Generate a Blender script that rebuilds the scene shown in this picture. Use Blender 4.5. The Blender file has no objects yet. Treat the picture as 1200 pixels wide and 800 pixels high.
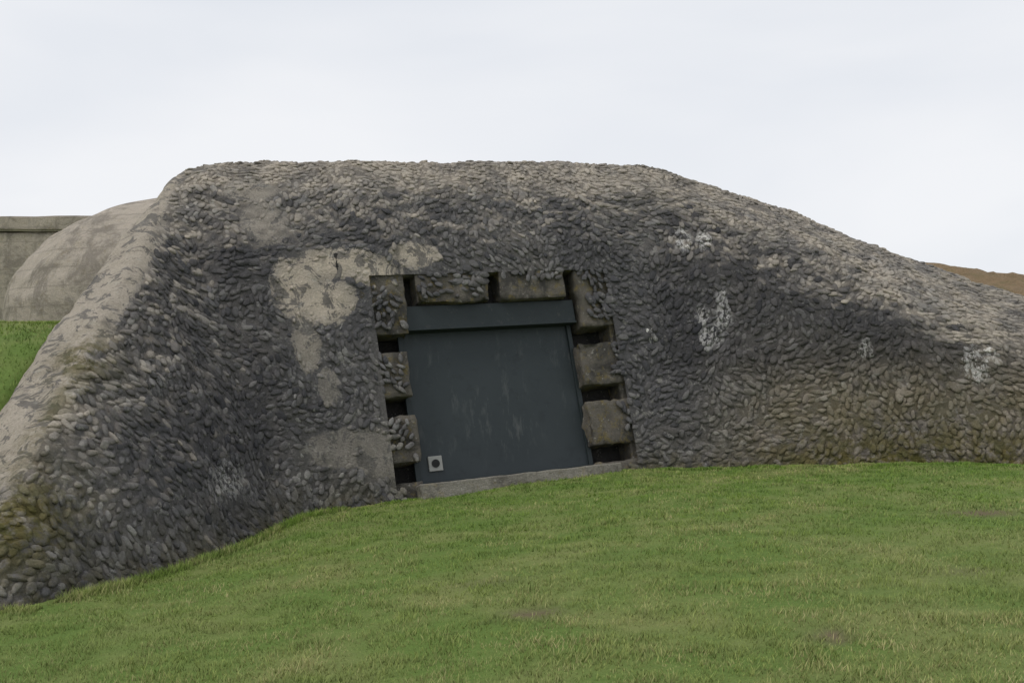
import bpy, bmesh, math, random
import numpy as np
from mathutils import Vector, noise
random.seed(7); rng=np.random.default_rng(7)
sc=bpy.context.scene
sc.view_settings.view_transform='Standard'
sc.view_settings.look='None'
sc.view_settings.exposure=0

# ------------------------------------------------------------ helpers
def empty(name):
    e=bpy.data.objects.new(name,None); sc.collection.objects.link(e); return e
def mesh_obj(name,verts,faces,mat=None,parent=None,smooth=True):
    verts=np.asarray(verts,dtype=np.float32); faces=np.asarray(faces,dtype=np.int32)
    me=bpy.data.meshes.new(name)
    nv=len(verts); nf,k=faces.shape
    me.vertices.add(nv); me.vertices.foreach_set('co',verts.ravel())
    me.loops.add(nf*k); me.loops.foreach_set('vertex_index',faces.ravel())
    me.polygons.add(nf)
    me.polygons.foreach_set('loop_start',np.arange(nf,dtype=np.int32)*k)
    me.polygons.foreach_set('loop_total',np.full(nf,k,dtype=np.int32))
    me.polygons.foreach_set('use_smooth',np.full(nf,smooth,dtype=bool))
    me.update(calc_edges=True)
    ob=bpy.data.objects.new(name,me); sc.collection.objects.link(ob)
    if mat: me.materials.append(mat)
    if parent: ob.parent=parent
    return ob
def add_attr(ob,name,arr):
    a=ob.data.color_attributes.new(name,'FLOAT_COLOR','POINT')
    a.data.foreach_set('color',np.asarray(arr,dtype=np.float32).ravel())
def smoothstep(a,b,x):
    t=np.clip((x-a)/(b-a),0,1); return t*t*(3-2*t)

class NT:
    def __init__(s,name):
        s.m=bpy.data.materials.new(name); s.m.use_nodes=True
        s.t=s.m.node_tree; s.b=s.t.nodes['Principled BSDF']; s.b.inputs['Specular IOR Level'].default_value=0.25
        s.tc=s.n('ShaderNodeNewGeometry').outputs['Position']
    def n(s,ty,**k):
        x=s.t.nodes.new(ty)
        for a,v in k.items(): setattr(x,a,v)
        return x
    def l(s,a,b): s.t.links.new(a,b)
    def put(s,sock,v):
        if isinstance(v,bpy.types.NodeSocket): s.l(v,sock)
        elif isinstance(v,(tuple,list)): sock.default_value=(*v,1) if (len(v)==3 and sock.type=='RGBA') else v
        else: sock.default_value=v
    def noise(s,scale,detail=4,rough=.6,vec=None,dist=0):
        x=s.n('ShaderNodeTexNoise'); x.inputs['Scale'].default_value=scale; x.inputs['Detail'].default_value=min(detail,4)
        x.inputs['Roughness'].default_value=rough; x.inputs['Distortion'].default_value=dist
        s.l(vec or s.tc,x.inputs['Vector']); return x.outputs['Fac']
    def mix(s,f,a,b,mode='MIX'):
        x=s.n('ShaderNodeMix',data_type='RGBA',blend_type=mode)
        s.put(x.inputs[0],f); s.put(x.inputs[6],a); s.put(x.inputs[7],b); return x.outputs[2]
    def math(s,op,a,b=0.0,clamp=False):
        x=s.n('ShaderNodeMath',operation=op,use_clamp=clamp); s.put(x.inputs[0],a); s.put(x.inputs[1],b); return x.outputs[0]
    def rng(s,v,a,b,c=0.0,d=1.0):
        x=s.n('ShaderNodeMapRange'); s.put(x.inputs[0],v)
        for i,q in enumerate((a,b,c,d)): x.inputs[i+1].default_value=q
        return x.outputs[0]
    def attr(s,name):
        x=s.n('ShaderNodeAttribute'); x.attribute_name=name
        q=s.n('ShaderNodeSeparateColor'); s.l(x.outputs['Color'],q.inputs[0])
        return q.outputs[0],q.outputs[1],q.outputs[2],x.outputs['Alpha']
    def scaled(s,v):
        x=s.n('ShaderNodeVectorMath',operation='MULTIPLY'); s.l(s.tc,x.inputs[0]); x.inputs[1].default_value=v; return x.outputs[0]
    def bump(s,h,strength,dist):
        x=s.n('ShaderNodeBump'); x.inputs['Strength'].default_value=strength; x.inputs['Distance'].default_value=dist
        s.l(h,x.inputs['Height']); s.l(x.outputs[0],s.b.inputs['Normal'])
    def out(s,c,r=.9):
        s.put(s.b.inputs['Base Color'],c); s.put(s.b.inputs['Roughness'],r); return s.m

# ------------------------------------------------------------ materials
def rock_mat(name,stone):
    N=NT(name)
    r,white,moss,top=N.attr('mask_a')
    warm,plaster,drk,beige=N.attr('mask_b')
    if stone:
        c=N.mix(r,(.082,.081,.084),(.275,.265,.257))
        r2=N.math('FRACT',N.math('MULTIPLY',r,17.3))
        c=N.mix(N.math('MULTIPLY',r2,.3),c,(.25,.215,.175))
        c=N.mix(N.rng(r2,.88,.96,0,.6),c,(.43,.415,.385))
    else:
        c=N.mix(N.noise(9,4,.7),(.090,.086,.083),(.23,.215,.20))
    c=N.mix(N.rng(N.noise(.55,4,.65),.40,.58,0,.65),c,(.082,.081,.088))
    m17=N.noise(1.9,4,.65)
    c=N.mix(N.math('MULTIPLY',warm,N.rng(m17,.3,.6,.25,.7)),c,(.35,.29,.205) if stone else (.20,.16,.11))
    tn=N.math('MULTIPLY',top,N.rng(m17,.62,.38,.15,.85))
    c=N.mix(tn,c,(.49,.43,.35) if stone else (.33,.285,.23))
    pl=N.mix(N.noise(5,4,.75),(.15,.14,.13),(.33,.305,.265))
    pl=N.mix(beige,pl,N.mix(N.noise(4,4,.7),(.40,.34,.27),(.72,.63,.51)))
    pn=N.noise(3.2,4,.78,dist=.8)
    pl=N.mix(N.rng(pn,.52,.56,0,.8),pl,(.14,.133,.125))
    pmask=N.rng(N.math('ADD',plaster,N.math('MULTIPLY',pn,-1.0)),-.12,.0,0,.97)
    c=N.mix(pmask,c,pl)
    c=N.mix(N.rng(N.noise(1.0,4,.65,vec=N.scaled((5,5,.55))),.55,.72,0,.5),c,(.055,.054,.057))
    c=N.mix(N.rng(N.noise(8,4,.8,dist=.5),.58,.64,0,.45),c,(.42,.405,.36))
    wn=N.rng(N.noise(7,4,.8,vec=N.scaled((2.4,2.4,.55)),dist=.4),.475,.53)
    c=N.mix(N.math('MULTIPLY',N.rng(white,.25,.6),wn),c,(.70,.68,.63))
    mn=N.rng(N.noise(4.2,4,.75),.38,.55)
    mc=N.mix(N.noise(9,3,.5),(.17,.125,.035),(.055,.072,.014))
    c=N.mix(N.math('MULTIPLY',moss,mn,True),c,mc)
    c=N.mix(1.0,c,N.mix(N.noise(40,4,.75),(.40,.40,.40),(1.6,1.6,1.6)),'MULTIPLY')
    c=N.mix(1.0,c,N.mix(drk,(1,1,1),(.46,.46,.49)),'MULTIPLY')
    N.bump(N.noise(30,4,.78),.9,.035 if stone else .06)
    return N.out(c,.93)
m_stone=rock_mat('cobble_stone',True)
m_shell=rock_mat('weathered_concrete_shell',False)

def concrete(name,a,b,dark,moss=.3,boards=False):
    N=NT(name)
    c=N.mix(N.noise(4,4,.75),a,b)
    c=N.mix(N.rng(N.noise(1.4,4,.75,dist=.5),.48,.60,0,.85),c,dark)
    c=N.mix(N.rng(N.noise(1.0,4,.65,vec=N.scaled((4,4,.5))),.54,.7,0,.6),c,dark)
    c=N.mix(N.rng(N.noise(7,4,.75),.56-.06*moss,.66,0,moss),c,(.25,.19,.055))
    c=N.mix(N.rng(N.noise(13,4,.75),.62,.67,0,.5),c,(.48,.46,.42))
    c=N.mix(1.0,c,N.mix(N.noise(50,4,.7),(.5,.5,.5),(1.45,1.45,1.45)),'MULTIPLY')
    h=N.math('ADD',N.noise(16,4,.75),N.noise(60,3,.7))
    if boards:
        w=N.n('ShaderNodeTexWave',wave_type='BANDS',bands_direction='Z',wave_profile='SAW'); w.inputs['Scale'].default_value=.9
        w.inputs['Distortion'].default_value=.4; w.inputs['Detail Scale'].default_value=2
        N.l(N.tc,w.inputs['Vector'])
        h=N.math('ADD',h,N.math('MULTIPLY',w.outputs['Fac'],1.2))
        c=N.mix(N.rng(w.outputs['Fac'],.88,1.0,0,.6),c,dark)
    N.bump(h,.8,.06)
    return N.out(c,.92)
m_block=concrete('cast_concrete_blocks',(.080,.075,.069),(.25,.222,.18),(.055,.053,.050),.6)
m_sill=concrete('concrete_sill',(.24,.225,.19),(.38,.355,.30),(.14,.13,.11),.3)
m_old=concrete('boarded_concrete',(.44,.385,.32),(.64,.56,.47),(.29,.255,.215),.22,True)
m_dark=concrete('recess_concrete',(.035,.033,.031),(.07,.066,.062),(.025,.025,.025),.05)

N=NT('painted_steel_door')
c=N.mix(N.noise(1.5,4,.6),(.028,.036,.040),(.039,.048,.052))
st=N.noise(1.0,4,.75,vec=N.scaled((7,7,.45)))
ms=N.noise(1.3,2,.5)
c=N.mix(N.math('MULTIPLY',N.rng(st,.54,.72,0,.45),N.rng(ms,.42,.6)),c,(.13,.135,.13))
c=N.mix(N.rng(N.noise(5,4,.7),.55,.72,0,.35),c,(.016,.020,.022))
N.bump(N.noise(3,4,.6),.15,.03)
m_door=N.out(c,.55)
N=NT('painted_steel_lintel')
c=N.mix(N.noise(5,4,.7),(.018,.025,.027),(.028,.036,.038)); c=N.mix(N.rng(N.noise(9,4,.8),.6,.68,0,.3),c,(.09,.085,.075)); N.bump(N.noise(20,3,.6),.1,.01)
m_lintel=N.out(c,.5)
N=NT('grey_plastic_vent'); m_vent=N.out(N.mix(N.noise(12,3,.5),(.26,.26,.24),(.36,.36,.34)),.6)
N=NT('vent_hole'); m_hole=N.out(N.mix(N.noise(12,3,.5),(.012,.012,.012),(.03,.03,.03)),.8)

# ------------------------------------------------------------ terrain
GX=[-60,-6,-4,-3.3,-2.95,-2.6,-1.2,1.3,2.0,3.8,7.3,12,60]
GZ=[-.42,-.40,-.42,-.43,-.38,-.28,-.15,.07,.12,.19,.30,.38,.5]
def ground_z(x,y):
    x=np.asarray(x,float); y=np.asarray(y,float)
    near=sum(np.interp(x+o,GX,GZ) for o in (-.3,-.15,0,.15,.3))/5
    wide=sum(np.interp(x+o,GX,GZ) for o in (-1.5,-1,-.5,0,.5,1,1.5))/7
    f=smoothstep(6,11,y); z=wide*(1-f)+near*f
    hl=np.interp(y,[7.9,8.6,9.2,10.3,11.8,13,17,25,60],[-.35,-.1,.25,1.1,1.95,2.25,2.42,2.6,2.6])
    m=1-smoothstep(-5.45,-5.0,x)
    z=z*(1-m)+hl*m
    back=smoothstep(18,23,y)
    z=z*(1-back)+2.55*back
    z+= .018*np.sin(x*1.3+.7)*np.sin(y*.9+1.1)+.01*np.sin(x*3.1+y*2.3)
    return z
bare=[(4.64,9.85,.34,.13),(.14,6.7,.20,.09),(1.83,5.7,.11,.09),(-.2,7.9,.3,.1),(3.3,7.2,.25,.1)]
def bare_mask(x,y):
    m=np.zeros_like(x)
    for i,(bx,by,rx,ry) in enumerate(bare):
        k=1 if i<3 else .45
        wob=.25*np.sin(x*23+y*9)+.25*np.sin(y*31-x*13)
        m=np.maximum(m,k*np.exp(-(((x-bx)/rx)**2+((y-by)/(ry*1.6))**2)*(1+wob)))
    return m
def axis(lo,hi,f0,f1,step,far):
    a=list(np.arange(f0,f1,step)); s=step; v=f1
    while v<hi: a.append(v); s*=1.25; v+=s
    a.append(hi); s=step; v=f0-step
    while v>lo: a.insert(0,v); s*=1.25; v-=s
    a.insert(0,lo); return np.array(a)
xs=axis(-900,900,-14,16,.12,0); ys=axis(-300,1200,2,26,.12,0)
X,Y=np.meshgrid(xs,ys); Z=ground_z(X,Y)
def grid_faces(nr,nc):
    i=np.arange(nr-1)[:,None]*nc+np.arange(nc-1)[None,:]
    return np.stack([i,i+1,i+nc+1,i+nc],-1).reshape(-1,4)

N=NT('lawn_soil_and_grass')
br,_,_,_=N.attr('bare')
g=N.mix(N.noise(30,4,.7),(.08,.13,.025),(.17,.26,.055))
g=N.mix(N.rng(N.noise(.9,4,.6),.42,.66,0,.6),g,(.26,.26,.10))
g=N.mix(br,g,(.16,.12,.075))
N.bump(N.noise(60,4,.7),.8,.03)
m_ground=N.out(g,.95)
gr=mesh_obj('ground',np.stack([X,Y,Z],-1).reshape(-1,3),grid_faces(len(ys),len(xs)),m_ground)
bm_=bare_mask(X,Y).ravel(); add_attr(gr,'bare',np.stack([bm_,bm_,bm_,np.ones_like(bm_)],-1))

# ------------------------------------------------------------ bunker shell
O=np.array([-1.26,14.3,-.04]); EA=np.array([.923,.378,.064]); EA/=np.linalg.norm(EA)
EB=np.array([-.150,.202,.968]); EB-=EA*EB.dot(EA); EB/=np.linalg.norm(EB)
EN=np.cross(EA,EB)
def P(a,b,n): return O+a*EA+b*EB+n*EN
cols=[]
def wing(R0,R4,R5,R6,bul):
    R0=np.array(R0);R4=np.array(R4)
    out=np.array([.95,-.15,.25])*bul
    cols.append([R0,R0+(R4-R0)*.36+out*.9,R0+(R4-R0)*.70+out,R0+(R4-R0)*.92+out*.6,R4,np.array(R5),np.array(R6)])
cols.append([np.array(v) for v in [(-4.45,7.9,-.8),(-4.5,7.9,-.7),(-4.55,7.95,-.6),(-4.6,8.0,-.55),(-4.65,8.0,-.52),(-5.2,8.0,-.55),(-5.4,8.0,-1.1)]])
cols.append([np.array(v) for v in [(-3.98,8.5,-.75),(-4.08,8.6,-.18),(-4.22,8.68,.08),(-4.38,8.76,.26),(-4.55,8.85,.38),(-5.2,8.9,.22),(-5.5,8.9,-.6)]])
wing((-3.68,9.5,-.65),(-4.62,9.85,1.10),(-5.27,9.9,.97),(-5.7,9.9,-.2),.10)
wing((-3.22,10.9,-.65),(-4.73,11.0,1.86),(-5.38,11.0,1.68),(-5.8,11,.6),.16)
wing((-2.92,12.3,-.6),(-4.86,12.6,2.90),(-5.42,12.6,2.74),(-5.8,12.6,1.2),.18)
wing((-2.75,13.05,-.55),(-5.02,14.0,3.82),(-5.38,14.0,3.68),(-5.8,14,1.5),.16)
cols.append([np.array(v) for v in [(-2.70,13.3,-.5),(-3.1,13.5,1.4),(-3.95,14.05,3.3),(-4.75,14.8,4.35),(-5.25,15.35,4.74),(-5.55,16.3,4.6),(-6.0,17,1.5)]])
cols.append([np.array(v) for v in [(-2.6,13.45,-.5),(-2.88,13.8,1.4),(-3.40,14.3,3.35),(-3.95,15.0,4.42),(-4.4,15.95,5.0),(-4.8,17.8,5.0),(-5.4,21,1.2)]])
for a in (-.65,.3,1.4,2.5,3.4):
    t=a/2.65
    R2=P(a,3.5,.3)
    o3=np.array([-.17,.61,.98])*(1-t)+np.array([-.07,.66,1.01])*t
    o4=np.array([-.32,1.56,1.66])*(1-t)+np.array([-.17,1.66,1.72])*t
    R4=R2+o4
    cols.append([P(a,-.4,.3),P(a,1.6,.3),R2,R2+o3,R4,R4+np.array([-.2,2.2,.06]),R4+np.array([-.6,5.5,-3.6])])
def rw(R0,R1,R2,R3,R4):
    R4=np.array(R4)
    cols.append([np.array(R0),np.array(R1),np.array(R2),np.array(R3),R4,R4+np.array([.3,2,-.05]),R4+np.array([.6,5.3,-3.2])])
rw((2.4,15.2,-.2),(2.25,15.6,1.6),(2.15,16.05,3.45),(2.25,16.75,4.62),(2.35,17.7,5.32))
rw((2.95,15.05,-.2),(2.95,15.45,1.6),(3.05,15.95,3.4),(3.25,16.7,4.4),(3.5,17.8,5.02))
rw((3.9,14.85,-.2),(3.95,15.25,1.5),(4.05,15.65,3.02),(4.25,16.3,3.92),(4.65,17.8,4.64))
rw((5.65,14.45,-.1),(5.7,14.8,1.15),(5.85,15.05,2.27),(6.05,15.6,2.86),(6.7,17.2,3.65))
rw((7.3,14.05,-.1),(7.4,14.3,.95),(7.6,14.6,1.72),(7.85,15.15,2.12),(8.7,16.8,2.88))
rw((9.3,13.6,0),(9.4,13.8,.75),(9.7,14.2,1.2),(10,14.7,1.55),(11.1,16.2,1.95))
rw((12,13,0),(12.2,13.2,.45),(12.5,13.6,.65),(12.8,14,.85),(14,15.4,1.0))
rw((15,12.8,-.3),(15,13,-.2),(15.2,13.4,-.1),(15.5,13.8,0),(16.5,15,.1))
C=np.array(cols)            # (ncol, 7, 3)
def densify(A,axis_,k,sig):
    A=np.moveaxis(A,axis_,0); n=len(A)
    t=np.linspace(0,n-1,(n-1)*k+1); i=np.minimum(t.astype(int),n-2); f=(t-i).reshape((-1,)+(1,)*(A.ndim-1))
    D=A[i]*(1-f)+A[i+1]*f
    s=sig*k; r=int(3*s); w=np.exp(-.5*(np.arange(-r,r+1)/s)**2); w/=w.sum()
    pre=2*D[0]-D[1:r+1][::-1]; post=2*D[-1]-D[-r-1:-1][::-1]
    E=np.concatenate([pre,D,post]); out=np.zeros_like(D)
    for q,ww in enumerate(w): out+=ww*E[q:q+len(D)]
    return np.moveaxis(out,0,axis_)
S=densify(densify(C,0,42,.27),1,34,.16)
nu,nv=S.shape[:2]
def normals(S):
    du=np.gradient(S,axis=0); dv=np.gradient(S,axis=1); n=np.cross(du,dv)
    return n/np.maximum(np.linalg.norm(n,axis=2,keepdims=True),1e-9)
Nn=normals(S)
def ab(p):
    q=p-O; return q@EA,q@EB,q@EN
A_,B_,N_=ab(S)
disp=np.zeros((nu,nv))
for i in range(nu):
    for j in range(nv):
        v=Vector(S[i,j]); disp[i,j]=.04*noise.noise(v*.9)+.028*noise.noise(v*2.7)+.020*noise.noise(v*8)
inhole=smoothstep(-1.0,-.5,A_)*(1-smoothstep(3.3,3.8,A_))*(1-smoothstep(3.1,3.6,B_))
S=S+Nn*(disp*(1-inhole))[...,None]
Nn=normals(S)

# weathering regions plus painted light and shade on the structure, in world / wall coordinates
white_spots=[((-4.0,11.2,1.65),.20),((-3.3,11.6,.45),.22),((-3.1,11.9,.25),.18),((-3.9,13.0,2.55),.17),
 ((2.78,16.0,3.80),.16),((3.12,16.0,3.78),.14),((3.32,15.5,2.80),.12),((3.32,15.5,2.5),.14),((3.06,15.5,2.15),.13),((3.01,15.6,2.5),.11),((3.2,15.5,2.2),.12),
 ((6.85,14.7,1.72),.17),((7.12,14.7,1.9),.08),((5.35,15.0,1.95),.10),((2.2,15.8,2.2),.07)]
# (a,b,ra,rb,beige)
plaster_ab=[(-1.55,3.0,.38,.55,1),(-1.0,3.34,.75,.27,1),(-.35,3.15,.40,.24,1),(-1.15,2.75,.46,.36,1),(.25,3.42,.40,.24,1),(-1.05,.62,.75,.30,.1),(-.6,.40,.5,.26,.1),(-1.85,4.1,.35,.45,.35),(-1.5,2.2,.22,.5,.4),(-1.25,1.5,.15,.3,.1),(-1.95,4.75,.4,.25,.4)]
def masks(p,nrm):
    a,b,n=ab(p); x,y,z=p[...,0],p[...,1],p[...,2]
    white=np.zeros_like(x)
    for (c,r) in white_spots:
        d2=(x-c[0])**2+((y-c[1])*.3)**2+((z-c[2])*.6)**2
        white=np.maximum(white,np.exp(-d2/(r*r)))
    pl=np.zeros_like(x); bg_=np.zeros_like(x)
    for (pa,pb,ra,rb,be) in plaster_ab:
        g=np.exp(-(((a-pa)/ra)**2+((b-pb)/rb)**2)**1.5)*(x>-4.3)
        pl=np.maximum(pl,g); bg_=np.maximum(bg_,g*be)
    gz=ground_z(x,y)
    hz=z-np.where(x>-5,gz,0)
    moss=np.exp(-np.maximum(hz,0)/.85)*smoothstep(2.2,5,x)
    moss=np.maximum(moss,.95*np.exp(-((x+4.45)**2/.3+(y-8.9)**2/.9+(z-.25)**2/.4)))
    moss=np.maximum(moss,.95*np.exp(-((x+4.7)**2/.12+(y-10.8)**2/.4+(z-1.8)**2/.12)))
    moss=np.maximum(moss,.6*np.exp(-((x+4.66)**2/.02))*smoothstep(9,9.6,y)*(1-smoothstep(10.8,11.6,y))*smoothstep(.3,.6,nrm[...,2]))
    moss=np.maximum(moss,.6*np.exp(-np.maximum(hz,0)/.25))
    warm=smoothstep(2.4,4.5,x)*(1-smoothstep(.8,2.2,hz))*.85
    warm=np.maximum(warm,.25*smoothstep(4.3,4.9,z))
    top=smoothstep(.45,.74,nrm[...,2])  # up-facing dust and lichen tone, with sky light on the crest painted in
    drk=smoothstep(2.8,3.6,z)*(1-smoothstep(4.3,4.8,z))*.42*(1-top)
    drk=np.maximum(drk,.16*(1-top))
    drk=np.maximum(drk,smoothstep(1.8,2.8,x)*smoothstep(.9,1.7,hz)*(1-top)*.85)  # right wing face darkened: shade below the lit crest painted into the colour
    drk=np.maximum(drk,.72*(1-smoothstep(-3.4,-2.7,x))*(1-top)*smoothstep(9.0,12.5,y))  # left wing face darkened: shade towards the inner valley painted in
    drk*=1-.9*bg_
    return white,pl,moss,warm,top,drk,bg_
vt=np.linspace(0,6,nv)[None,:]; ut=np.linspace(0,len(cols)-1,nu)[:,None]
capm=smoothstep(3.50,3.78,vt)*(1-smoothstep(5.9,6.6,ut))*smoothstep(.9,1.5,ut)
capm=np.maximum(capm,smoothstep(3.1,3.5,vt)*(1-smoothstep(4.6,5.4,ut))*smoothstep(2.8,3.4,ut))
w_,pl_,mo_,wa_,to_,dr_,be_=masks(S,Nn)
pl_=np.maximum(pl_,capm*1.5); be_=np.maximum(be_,capm*.72); dr_=dr_*(1-capm)
hole=(A_>-.5)&(A_<3.35)&(B_<3.12)&(vt<3)
bunker=empty('concrete_bunker')
F=grid_faces(nu,nv)
hf=hole.ravel()[F].all(axis=1)
F2=F[~hf]
shell=mesh_obj('concrete_shell',S.reshape(-1,3),F2,m_shell,bunker)
o1=np.ones(nu*nv)
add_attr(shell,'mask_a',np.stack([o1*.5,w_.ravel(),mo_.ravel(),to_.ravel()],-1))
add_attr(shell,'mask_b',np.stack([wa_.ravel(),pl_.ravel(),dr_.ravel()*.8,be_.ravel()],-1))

# ------------------------------------------------------------ embedded cobbles
e1=S[1:,:-1]-S[:-1,:-1]; e2=S[:-1,1:]-S[:-1,:-1]
area=np.linalg.norm(np.cross(e1,e2),axis=2)
ok=np.ones_like(area,bool)
vtc=vt[0,:-1][None,:]; utc=ut[:-1]
ok&=(vtc<4.9)&(S[:-1,:-1,2]>ground_z(S[:-1,:-1,0],S[:-1,:-1,1])-.15)|((utc<5)&(vtc<4.2))
ok&=S[:-1,:-1,0]<13
area=area*ok
cum=np.cumsum(area.ravel()); tot=cum[-1]
NC=int(tot*620); r_=rng.random(NC)*tot; idx=np.searchsorted(cum,r_); idx=np.minimum(idx,area.size-1)
ii,jj=np.unravel_index(idx,area.shape); fu=rng.random(NC)[:,None]; fv=rng.random(NC)[:,None]
def bil(G): 
    return (G[ii,jj]*(1-fu)+G[ii+1,jj]*fu)*(1-fv)+(G[ii,jj+1]*(1-fu)+G[ii+1,jj+1]*fu)*fv
cp=bil(S); cn=bil(Nn); cn/=np.linalg.norm(cn,axis=1,keepdims=True)
ccap=bil(capm[...,None])[:,0]; cvt=vt[0][jj]
rmin=.074; cell={}; keep=[]
for k in range(NC):
    p=cp[k]; key=(int(p[0]//rmin),int(p[1]//rmin),int(p[2]//rmin)); good=True
    for dx in (-1,0,1):
        for dy in (-1,0,1):
            for dz in (-1,0,1):
                for q in cell.get((key[0]+dx,key[1]+dy,key[2]+dz),()):
                    d=cp[q]-p
                    if d[0]*d[0]+d[1]*d[1]+d[2]*d[2]<rmin*rmin: good=False;break
                if not good:break
            if not good:break
        if not good:break
    if good: cell.setdefault(key,[]).append(k); keep.append(k)
keep=np.array(keep); cp=cp[keep]; cn=cn[keep]; ccap=ccap[keep]; cvt=cvt[keep]
a,b,n=ab(cp)
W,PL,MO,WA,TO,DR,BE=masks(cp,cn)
jt=np.array([noise.noise(Vector(p)*5) for p in cp])*.14
inh=(a+jt>-.38)&(a+jt<3.20)&(b+jt<2.98)&(cvt<3)
slots_b=[(.06,.33),(1.02,1.29),(1.94,2.21)]
def in_slot(a,b,m=.05):
    q=np.zeros_like(a,bool)
    for s0,s1 in slots_b: q|=((a<.0)|(a>2.65))&(b>s0-m)&(b<s1+m)
    for s0,s1 in ((.02,.18),(1.35,1.51),(2.63,2.80)): q|=(a>s0-m)&(a<s1+m)&(b>2.6)&(b<3.14)
    return q
onleft=(a<-.14)&(a>-.6)&(b>.3); onhead=(b>2.74)&(a>.1)&(a<1.35); onc=(b>2.3)&((a<-.05)|(a>2.95))
ins=in_slot(a,b)&(a>-.58)&(a<3.4)
allow=((~inh)|((onleft|onhead|onc)&(rng.random(len(a))<.75)))&~ins
pn=np.array([noise.noise(Vector(p)*2.6+Vector((3,7,1)))+.5*noise.noise(Vector(p)*7) for p in cp])
bury=np.maximum(PL,ccap*1.25)+pn*.6
bury=np.maximum(bury,np.where(inh,.35,0))
allow&=~(bury>.66)
cp=cp[allow];cn=cn[allow];bury=np.clip(bury[allow],0,1)
W,PL,MO,WA,TO,DR,BE=[q[allow] for q in (W,PL,MO,WA,TO,DR,BE)]; n_st=len(cp)
print('STONES',n_st,'area',tot)
bmi=bmesh.new(); bmesh.ops.create_icosphere(bmi,subdivisions=2,radius=1)
iv=np.array([v.co[:] for v in bmi.verts]); ifc=np.array([[v.index for v in f.verts] for f in bmi.faces]); bmi.free()
protos=[]
for q in range(24):
    o=Vector((q*5.1,q*2.3,0))
    pv=np.array([v*(1+.26*noise.noise(Vector(v)*1.1+o)+.2*noise.noise(Vector(v)*2.4+o)) for v in iv])
    pv[:,2]=np.where(pv[:,2]>.58,.58+(pv[:,2]-.58)*.2,pv[:,2])
    for _ in range(4):
        d=rng.normal(size=3); d/=np.linalg.norm(d); off=rng.uniform(.6,.9)
        ex=np.maximum(pv@d-off,0); pv=pv-ex[:,None]*d*.9
    protos.append(pv)
protos=np.array(protos)
up=np.array([0,0,1.0]); t1=np.cross(up,cn); t1/=np.maximum(np.linalg.norm(t1,axis=1,keepdims=True),1e-6); t2=np.cross(cn,t1)
fld=np.array([noise.noise(Vector(p)*.8) for p in cp])
ang=math.pi/2+fld*3.0+rng.normal(0,.5,n_st)
ca,sa=np.cos(ang)[:,None],np.sin(ang)[:,None]
u=t1*ca+t2*sa; u*=np.sign(u[:,2:3]+1e-6); v=np.cross(cn,u)
tl=rng.normal(-.12,.10,n_st)[:,None]; u2=u*np.cos(tl)+cn*np.sin(tl); w2=np.cross(u2,v)
tl=rng.normal(0,.17,n_st)[:,None]; v2=v*np.cos(tl)+w2*np.sin(tl); w3=np.cross(u2,v2)
sg=np.sign((w3*cn).sum(1))[:,None]; w3=w3*sg
szv=np.exp(rng.normal(0,.18,n_st))
L=rng.uniform(.060,.095,n_st)*(1-.2*bury)*szv; Wd=rng.uniform(.033,.051,n_st)*(1-.2*bury)*szv; H=rng.uniform(.027,.039,n_st)
pr=protos[rng.integers(0,len(protos),n_st)]
cen=cp+cn*(rng.uniform(-.014,.006,n_st)-bury*.024)[:,None]
V=cen[:,None,:]+pr[:,:,0:1]*(u2*L[:,None])[:,None,:]+pr[:,:,1:2]*(v2*Wd[:,None])[:,None,:]+pr[:,:,2:3]*(w3*H[:,None])[:,None,:]
nvp=iv.shape[0]
Fs=(ifc[None]+(np.arange(n_st)*nvp)[:,None,None])
flip=(np.einsum('ij,ij->i',np.cross(u2,v2),w3)<0)
Fs[flip]=Fs[flip][:,:,::-1]
st=mesh_obj('embedded_cobbles',V.reshape(-1,3),Fs.reshape(-1,3),m_stone,bunker)
rep=lambda q: np.repeat(q,nvp)
rr=np.clip(rng.normal(.42,.28,n_st),0,1)
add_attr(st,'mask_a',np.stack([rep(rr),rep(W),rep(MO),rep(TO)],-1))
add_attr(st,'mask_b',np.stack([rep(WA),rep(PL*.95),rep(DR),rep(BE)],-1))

# ------------------------------------------------------------ doorway
def block(name,a0,a1,b0,b1,n0,n1,mat,bev=.012,amp=.032,cell=.055,parent=bunker,seed=0):
    bm=bmesh.new(); bmesh.ops.create_cube(bm,size=1)
    sx,sy,sz=a1-a0,b1-b0,n1-n0
    for v in bm.verts: v.co=Vector((a0+(v.co.x+.5)*sx,b0+(v.co.y+.5)*sy,n0+(v.co.z+.5)*sz))
    if bev>0: bmesh.ops.bevel(bm,geom=bm.edges[:],offset=min(bev,sx*.3,sy*.3,sz*.3),segments=1,affect='EDGES')
    if amp>0:
        for _ in range(5):
            ed=[e for e in bm.edges if e.calc_length()>cell*1.6]
            if not ed: break
            bmesh.ops.subdivide_edges(bm,edges=ed,cuts=1,use_grid_fill=True)
        bmesh.ops.triangulate(bm,faces=bm.faces[:])
        bm.normal_update()
        for v in bm.verts:
            q=v.co+Vector((seed*3.1,0,0))
            d=noise.noise(q*2.5)*1.0+noise.noise(q*7)*.8+noise.noise(q*18)*.5-.15
            v.co+=v.normal*(amp*d)
    M=lambda c:Vector(P(c.x,c.y,c.z))
    for v in bm.verts: v.co=M(v.co)
    bmesh.ops.recalc_face_normals(bm,faces=bm.faces[:])
    me=bpy.data.meshes.new(name); bm.to_mesh(me); bm.free(); me.materials.append(mat)
    for p in me.polygons: p.use_smooth=(amp>.02)
    ob=bpy.data.objects.new(name,me); sc.collection.objects.link(ob); ob.parent=parent
    return ob
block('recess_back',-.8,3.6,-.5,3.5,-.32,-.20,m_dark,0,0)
block('recess_side_a',-.95,-.50,-.5,3.5,-.20,.22,m_dark,.02,.012)
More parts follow.
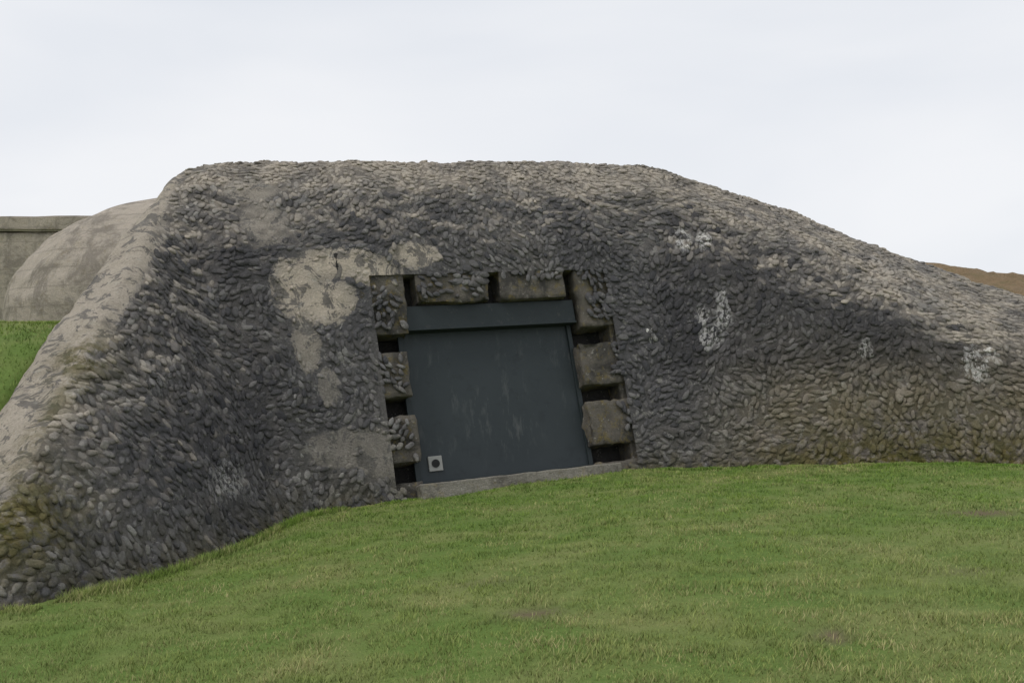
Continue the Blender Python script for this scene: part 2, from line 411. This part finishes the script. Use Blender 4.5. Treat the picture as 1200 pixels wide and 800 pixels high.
block('recess_side_b',3.30,3.75,-.5,3.5,-.20,.22,m_block,.02,.012)
block('recess_top',-.5,3.30,3.10,3.5,-.20,.22,m_block,.02,.012)
k=0
for (b0,b1) in ((-.45,.06),(.33,1.02),(1.29,1.94),(2.21,3.20)):
    k+=1; j=random.uniform(-.03,.03)
    block('jamb_block_a_%d'%k,-.66,(-.07+j) if b1<3 else .01,b0,b1,-.19,.265+random.uniform(-.01,.02),m_block,seed=k)
for (b0,b1) in ((-.45,.04),(.30,.98),(1.24,1.91),(2.18,3.20)):
    k+=1; j=random.uniform(-.03,.03)
    block('jamb_block_b_%d'%k,(2.68+j) if b1<3 else 2.82,3.50,b0,b1,-.19,.27+random.uniform(-.01,.02),m_block,seed=k)
for (a0,a1) in ((.19,1.34),(1.52,2.62)):
    k+=1
    block('head_block_%d'%k,a0,a1,2.66,3.24,-.19,.275 if k<10 else .295,m_block,seed=k)
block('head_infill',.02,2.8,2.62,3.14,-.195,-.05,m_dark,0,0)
block('sill',-.20,2.98,-.55,-.01,-.1,.46,m_sill,.02,.012,seed=3)
block('door_leaf',-.09,2.70,0.0,2.36,-.06,.0,m_door,.004,0)
block('door_lintel_beam',-.14,2.76,2.30,2.65,-.06,.17,m_lintel,.006,0)
block('lintel_lip',-.14,2.76,2.27,2.298,-.05,.20,m_lintel,.004,0)
block('door_frame_a',-.12,-.04,0,2.27,.002,.05,m_lintel,.004,0)
block('door_frame_b',2.64,2.71,0,2.27,.002,.05,m_lintel,.004,0)
block('door_bottom_rail',-.04,2.64,0.0,.05,.002,.02,m_lintel,.004,0)
block('vent_plate',.10,.31,.20,.42,.002,.035,m_vent,.006,0)
bm=bmesh.new(); bmesh.ops.create_cone(bm,cap_ends=True,segments=28,radius1=.06,radius2=.06,depth=.012)
for v in bm.verts: v.co=Vector(P(.205+v.co.x,.31+v.co.y,.041+v.co.z))
bmesh.ops.recalc_face_normals(bm,faces=bm.faces[:])
me=bpy.data.meshes.new('vent_hole'); bm.to_mesh(me); bm.free(); me.materials.append(m_hole)
ob=bpy.data.objects.new('vent_hole',me); sc.collection.objects.link(ob); ob.parent=bunker

# ------------------------------------------------------------ second bunker behind
b2=empty('concrete_bunker.001')
na,nb=160,90
th=np.linspace(0,2*math.pi,na); ph=np.linspace(0,1,nb)
vv=[]
for p in ph:
    for t in th:
        if p<.3: r=1.0; z=1.0+p/.3*1.7
        else:
            q=(p-.3)/.7*math.pi/2; r=max(math.cos(q),.001); z=2.7+2.48*math.sin(q)
        cx=math.copysign(abs(math.cos(t))**.85,math.cos(t)); cy=math.copysign(abs(math.sin(t))**.85,math.sin(t))
        w=.06*noise.noise(Vector((cx*3,cy*3,z)))+.03*noise.noise(Vector((cx*12,cy*12,z*4)))
        vv.append((-5.75+(4.25*r+w)*cx,20.4+(3.2*r+w)*cy,z+w))
mesh_obj('rounded_casemate',vv,grid_faces(nb,na),m_old,b2)
def wbox(name,lo,hi,mat,parent,bev=.05,amp=.02,seed=0):
    bm=bmesh.new(); bmesh.ops.create_cube(bm,size=1)
    lo=Vector(lo);hi=Vector(hi)
    for v in bm.verts: v.co=Vector([lo[i]+(v.co[i]+.5)*(hi[i]-lo[i]) for i in range(3)])
    bmesh.ops.bevel(bm,geom=bm.edges[:],offset=bev,segments=2,affect='EDGES')
    for _ in range(5):
        ed=[e for e in bm.edges if e.calc_length()>.35]
        if not ed: break
        bmesh.ops.subdivide_edges(bm,edges=ed,cuts=1,use_grid_fill=True)
    bmesh.ops.triangulate(bm,faces=bm.faces[:]); bm.normal_update()
    for v in bm.verts: v.co+=v.normal*amp*2*noise.noise(v.co*1.5)
    me=bpy.data.meshes.new(name); bm.to_mesh(me); bm.free(); me.materials.append(mat)
    ob=bpy.data.objects.new(name,me); sc.collection.objects.link(ob); ob.parent=parent
wbox('rear_wall',(-22,25,1.5),(-6,29,5.12),m_old,b2)
wbox('roof_slab',(-22.2,24.93,5.125),(-5.8,29.2,5.52),m_old,b2)

# ------------------------------------------------------------ hill behind on the right
N=NT('dry_heath')
c=N.mix(N.noise(3,4,.8),(.14,.10,.055),(.38,.27,.16)); c=N.mix(N.rng(N.noise(1.1,4,.6),.5,.65,0,.6),c,(.15,.14,.06))
N.bump(N.noise(8,4,.8),1,.15); m_heath=N.out(c,.95)
hx=np.linspace(-8,38,230); hy=np.linspace(26,54,130); HX,HY=np.meshgrid(hx,hy)
d=np.sqrt(((HX-14)/22)**2+((HY-39)/12)**2)
HZ=2.0+3.72*(1-smoothstep(.05,1,d))
for i in range(HX.shape[0]):
    for j in range(HX.shape[1]):
        HZ[i,j]+=.16*noise.fractal(Vector((HX[i,j]*.9,HY[i,j]*.9,0)),.7,2,6)
mesh_obj('hill',np.stack([HX,HY,HZ],-1).reshape(-1,3),grid_faces(len(hy),len(hx)),m_heath)

# ------------------------------------------------------------ grass
BX=[-3.95,-3.68,-3.22,-2.92,-2.75,-2.6,-1.2,0,1.3,2.0,2.95,3.9,5.65,7.3,9.3,12]
BY=[8.55,9.5,10.9,12.3,13.05,13.45,14.0,14.5,15.0,15.3,15.05,14.85,14.45,14.05,13.6,13.0]
def front(x): 
    return np.where(x<-3.95,np.where(x>-5.0,8.35,7.9),np.interp(x,BX,BY))
def scatter(x0,x1,y0,y1,dens):
    n=int((x1-x0)*(y1-y0)*dens); return rng.uniform(x0,x1,n),rng.uniform(y0,y1,n)
px,py,ph_=[],[],[]
for (y0,y1,dn) in ((3.8,6,3300),(6,8,2300),(8,11,1500),(11,15.4,1000)):
    hw=.58*y1+.5
    x,y=scatter(-hw,hw,y0,y1,dn); k=(y<front(x)+.04)&(rng.random(len(x))>bare_mask(x,y)*.85)
    x=x[k]; y=y[k]
    cl=np.array([noise.noise(Vector((p,q,0))*3.5)+.6*noise.noise(Vector((p,q,4))*11) for p,q in zip(x,y)])
    px.append(x);py.append(y); ph_.append(rng.uniform(.013,.034,len(x))*np.clip(1.25+1.5*cl,.40,2.8))
x,y=scatter(-11,-5.4,8,18,700); px.append(x);py.append(y);ph_.append(rng.uniform(.03,.06,len(x)))
n=26000; x=rng.uniform(-4.6,10,n); dd=np.abs(rng.normal(0,.09,n)); y=front(x)-dd+.04
fr=np.where(x<-2.2,1.0,np.where((x>-1.4)&(x<1.9),.35,.6))*(.6+.5*np.sin(x*7)*np.sin(x*2.3))
px.append(x);py.append(y);ph_.append(rng.uniform(.03,.10,n)*np.maximum(fr,.25))
n=5000; yy=rng.uniform(8.6,13.4,n); x=np.interp(yy,BY[:6],BX[:6])+np.abs(rng.normal(0,.07,n)); px.append(x);py.append(yy);ph_.append(rng.uniform(.03,.11,n))
px=np.concatenate(px);py=np.concatenate(py);hh=np.concatenate(ph_)
pz=ground_z(px,py)-.003; n=len(px); print('BLADES',n)
az=rng.uniform(0,2*math.pi,n); wv=rng.uniform(.0025,.0045,n)*np.clip(py/7,1,2)*.9
ln=rng.uniform(.1,1.0,n)*hh; la=rng.uniform(0,2*math.pi,n)
b0=np.stack([px-np.cos(az)*wv,py-np.sin(az)*wv,pz],-1); b1=np.stack([px+np.cos(az)*wv,py+np.sin(az)*wv,pz],-1)
tp=np.stack([px+np.cos(la)*ln,py+np.sin(la)*ln,pz+hh],-1)
GV=np.stack([b0,b1,tp],1).reshape(-1,3); GF=np.arange(n*3).reshape(-1,3)
N=NT('grass_blades')
r,hgt,_,_=N.attr('blade')
c=N.mix(r,(.15,.26,.033),(.33,.48,.08))
dry=N.rng(N.noise(1.3,4,.8),.44,.58,.05,1.0)
c=N.mix(N.math('MULTIPLY',dry,N.math('FRACT',N.math('MULTIPLY',r,7.7))),c,(.68,.58,.30))
c=N.mix(N.rng(N.noise(.35,3,.5),.45,.60,0,.4),c,(.14,.30,.04))
c=N.mix(N.rng(N.noise(3.2,4,.8),.49,.60,0,.7),c,(.10,.19,.028))
ge=N.n('ShaderNodeSeparateXYZ'); N.l(N.tc,ge.inputs[0])
c=N.mix(N.rng(ge.outputs[1],6,12,.28,0),c,(.60,.52,.26))
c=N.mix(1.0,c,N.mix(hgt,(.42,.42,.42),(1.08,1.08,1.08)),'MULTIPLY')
m_grass=N.out(c,.75)
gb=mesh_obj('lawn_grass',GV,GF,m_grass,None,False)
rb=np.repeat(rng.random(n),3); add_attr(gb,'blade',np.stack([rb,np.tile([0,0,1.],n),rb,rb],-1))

# ------------------------------------------------------------ sky and light
SE,SR=math.radians(55),math.radians(-120)
w=bpy.data.worlds.new('World'); sc.world=w; w.use_nodes=True; t=w.node_tree; bg=t.nodes['Background']; bg.inputs[1].default_value=.1
sk=t.nodes.new('ShaderNodeTexSky'); sk.sky_type='NISHITA'; sk.sun_disc=False; sk.sun_elevation=SE; sk.sun_rotation=SR
tc=t.nodes.new('ShaderNodeTexCoord'); mp=t.nodes.new('ShaderNodeMapping'); mp.inputs['Scale'].default_value=(1,1,3.2)
t.links.new(tc.outputs['Generated'],mp.inputs[0])
no=t.nodes.new('ShaderNodeTexNoise'); no.inputs['Scale'].default_value=1.8; no.inputs['Detail'].default_value=4; no.inputs['Roughness'].default_value=.45; no.inputs['Distortion'].default_value=.3
t.links.new(mp.outputs[0],no.inputs['Vector'])
cr=t.nodes.new('ShaderNodeValToRGB'); t.links.new(no.outputs['Fac'],cr.inputs[0])
cr.color_ramp.elements[0].position=.3; cr.color_ramp.elements[0].color=(.74,.775,.835,1)
cr.color_ramp.elements[1].position=.66; cr.color_ramp.elements[1].color=(.89,.90,.925,1)
ml=t.nodes.new('ShaderNodeVectorMath'); ml.operation='SCALE'; ml.inputs['Scale'].default_value=10.3; t.links.new(cr.outputs[0],ml.inputs[0])
mx=t.nodes.new('ShaderNodeMix'); mx.data_type='RGBA'; mx.inputs[0].default_value=.95
t.links.new(sk.outputs[0],mx.inputs[6]); t.links.new(ml.outputs[0],mx.inputs[7]); t.links.new(mx.outputs[2],bg.inputs[0])
sd=bpy.data.lights.new('sun','SUN'); sd.energy=1.25; sd.angle=math.radians(14); sd.color=(1,.97,.92)
so=bpy.data.objects.new('sun',sd); sc.collection.objects.link(so)
dirv=Vector((math.sin(SR)*math.cos(SE),math.cos(SR)*math.cos(SE),math.sin(SE)))
so.rotation_euler=dirv.to_track_quat('Z','Y').to_euler()

# ------------------------------------------------------------ camera
cd=bpy.data.cameras.new('camera'); cd.lens=35; cd.sensor_width=36; cd.shift_y=.03; cd.clip_end=5000; cd.clip_start=.1
co=bpy.data.objects.new('camera',cd); sc.collection.objects.link(co); co.location=(0,0,1.6); co.rotation_euler=(math.pi/2,0,0)
sc.camera=co
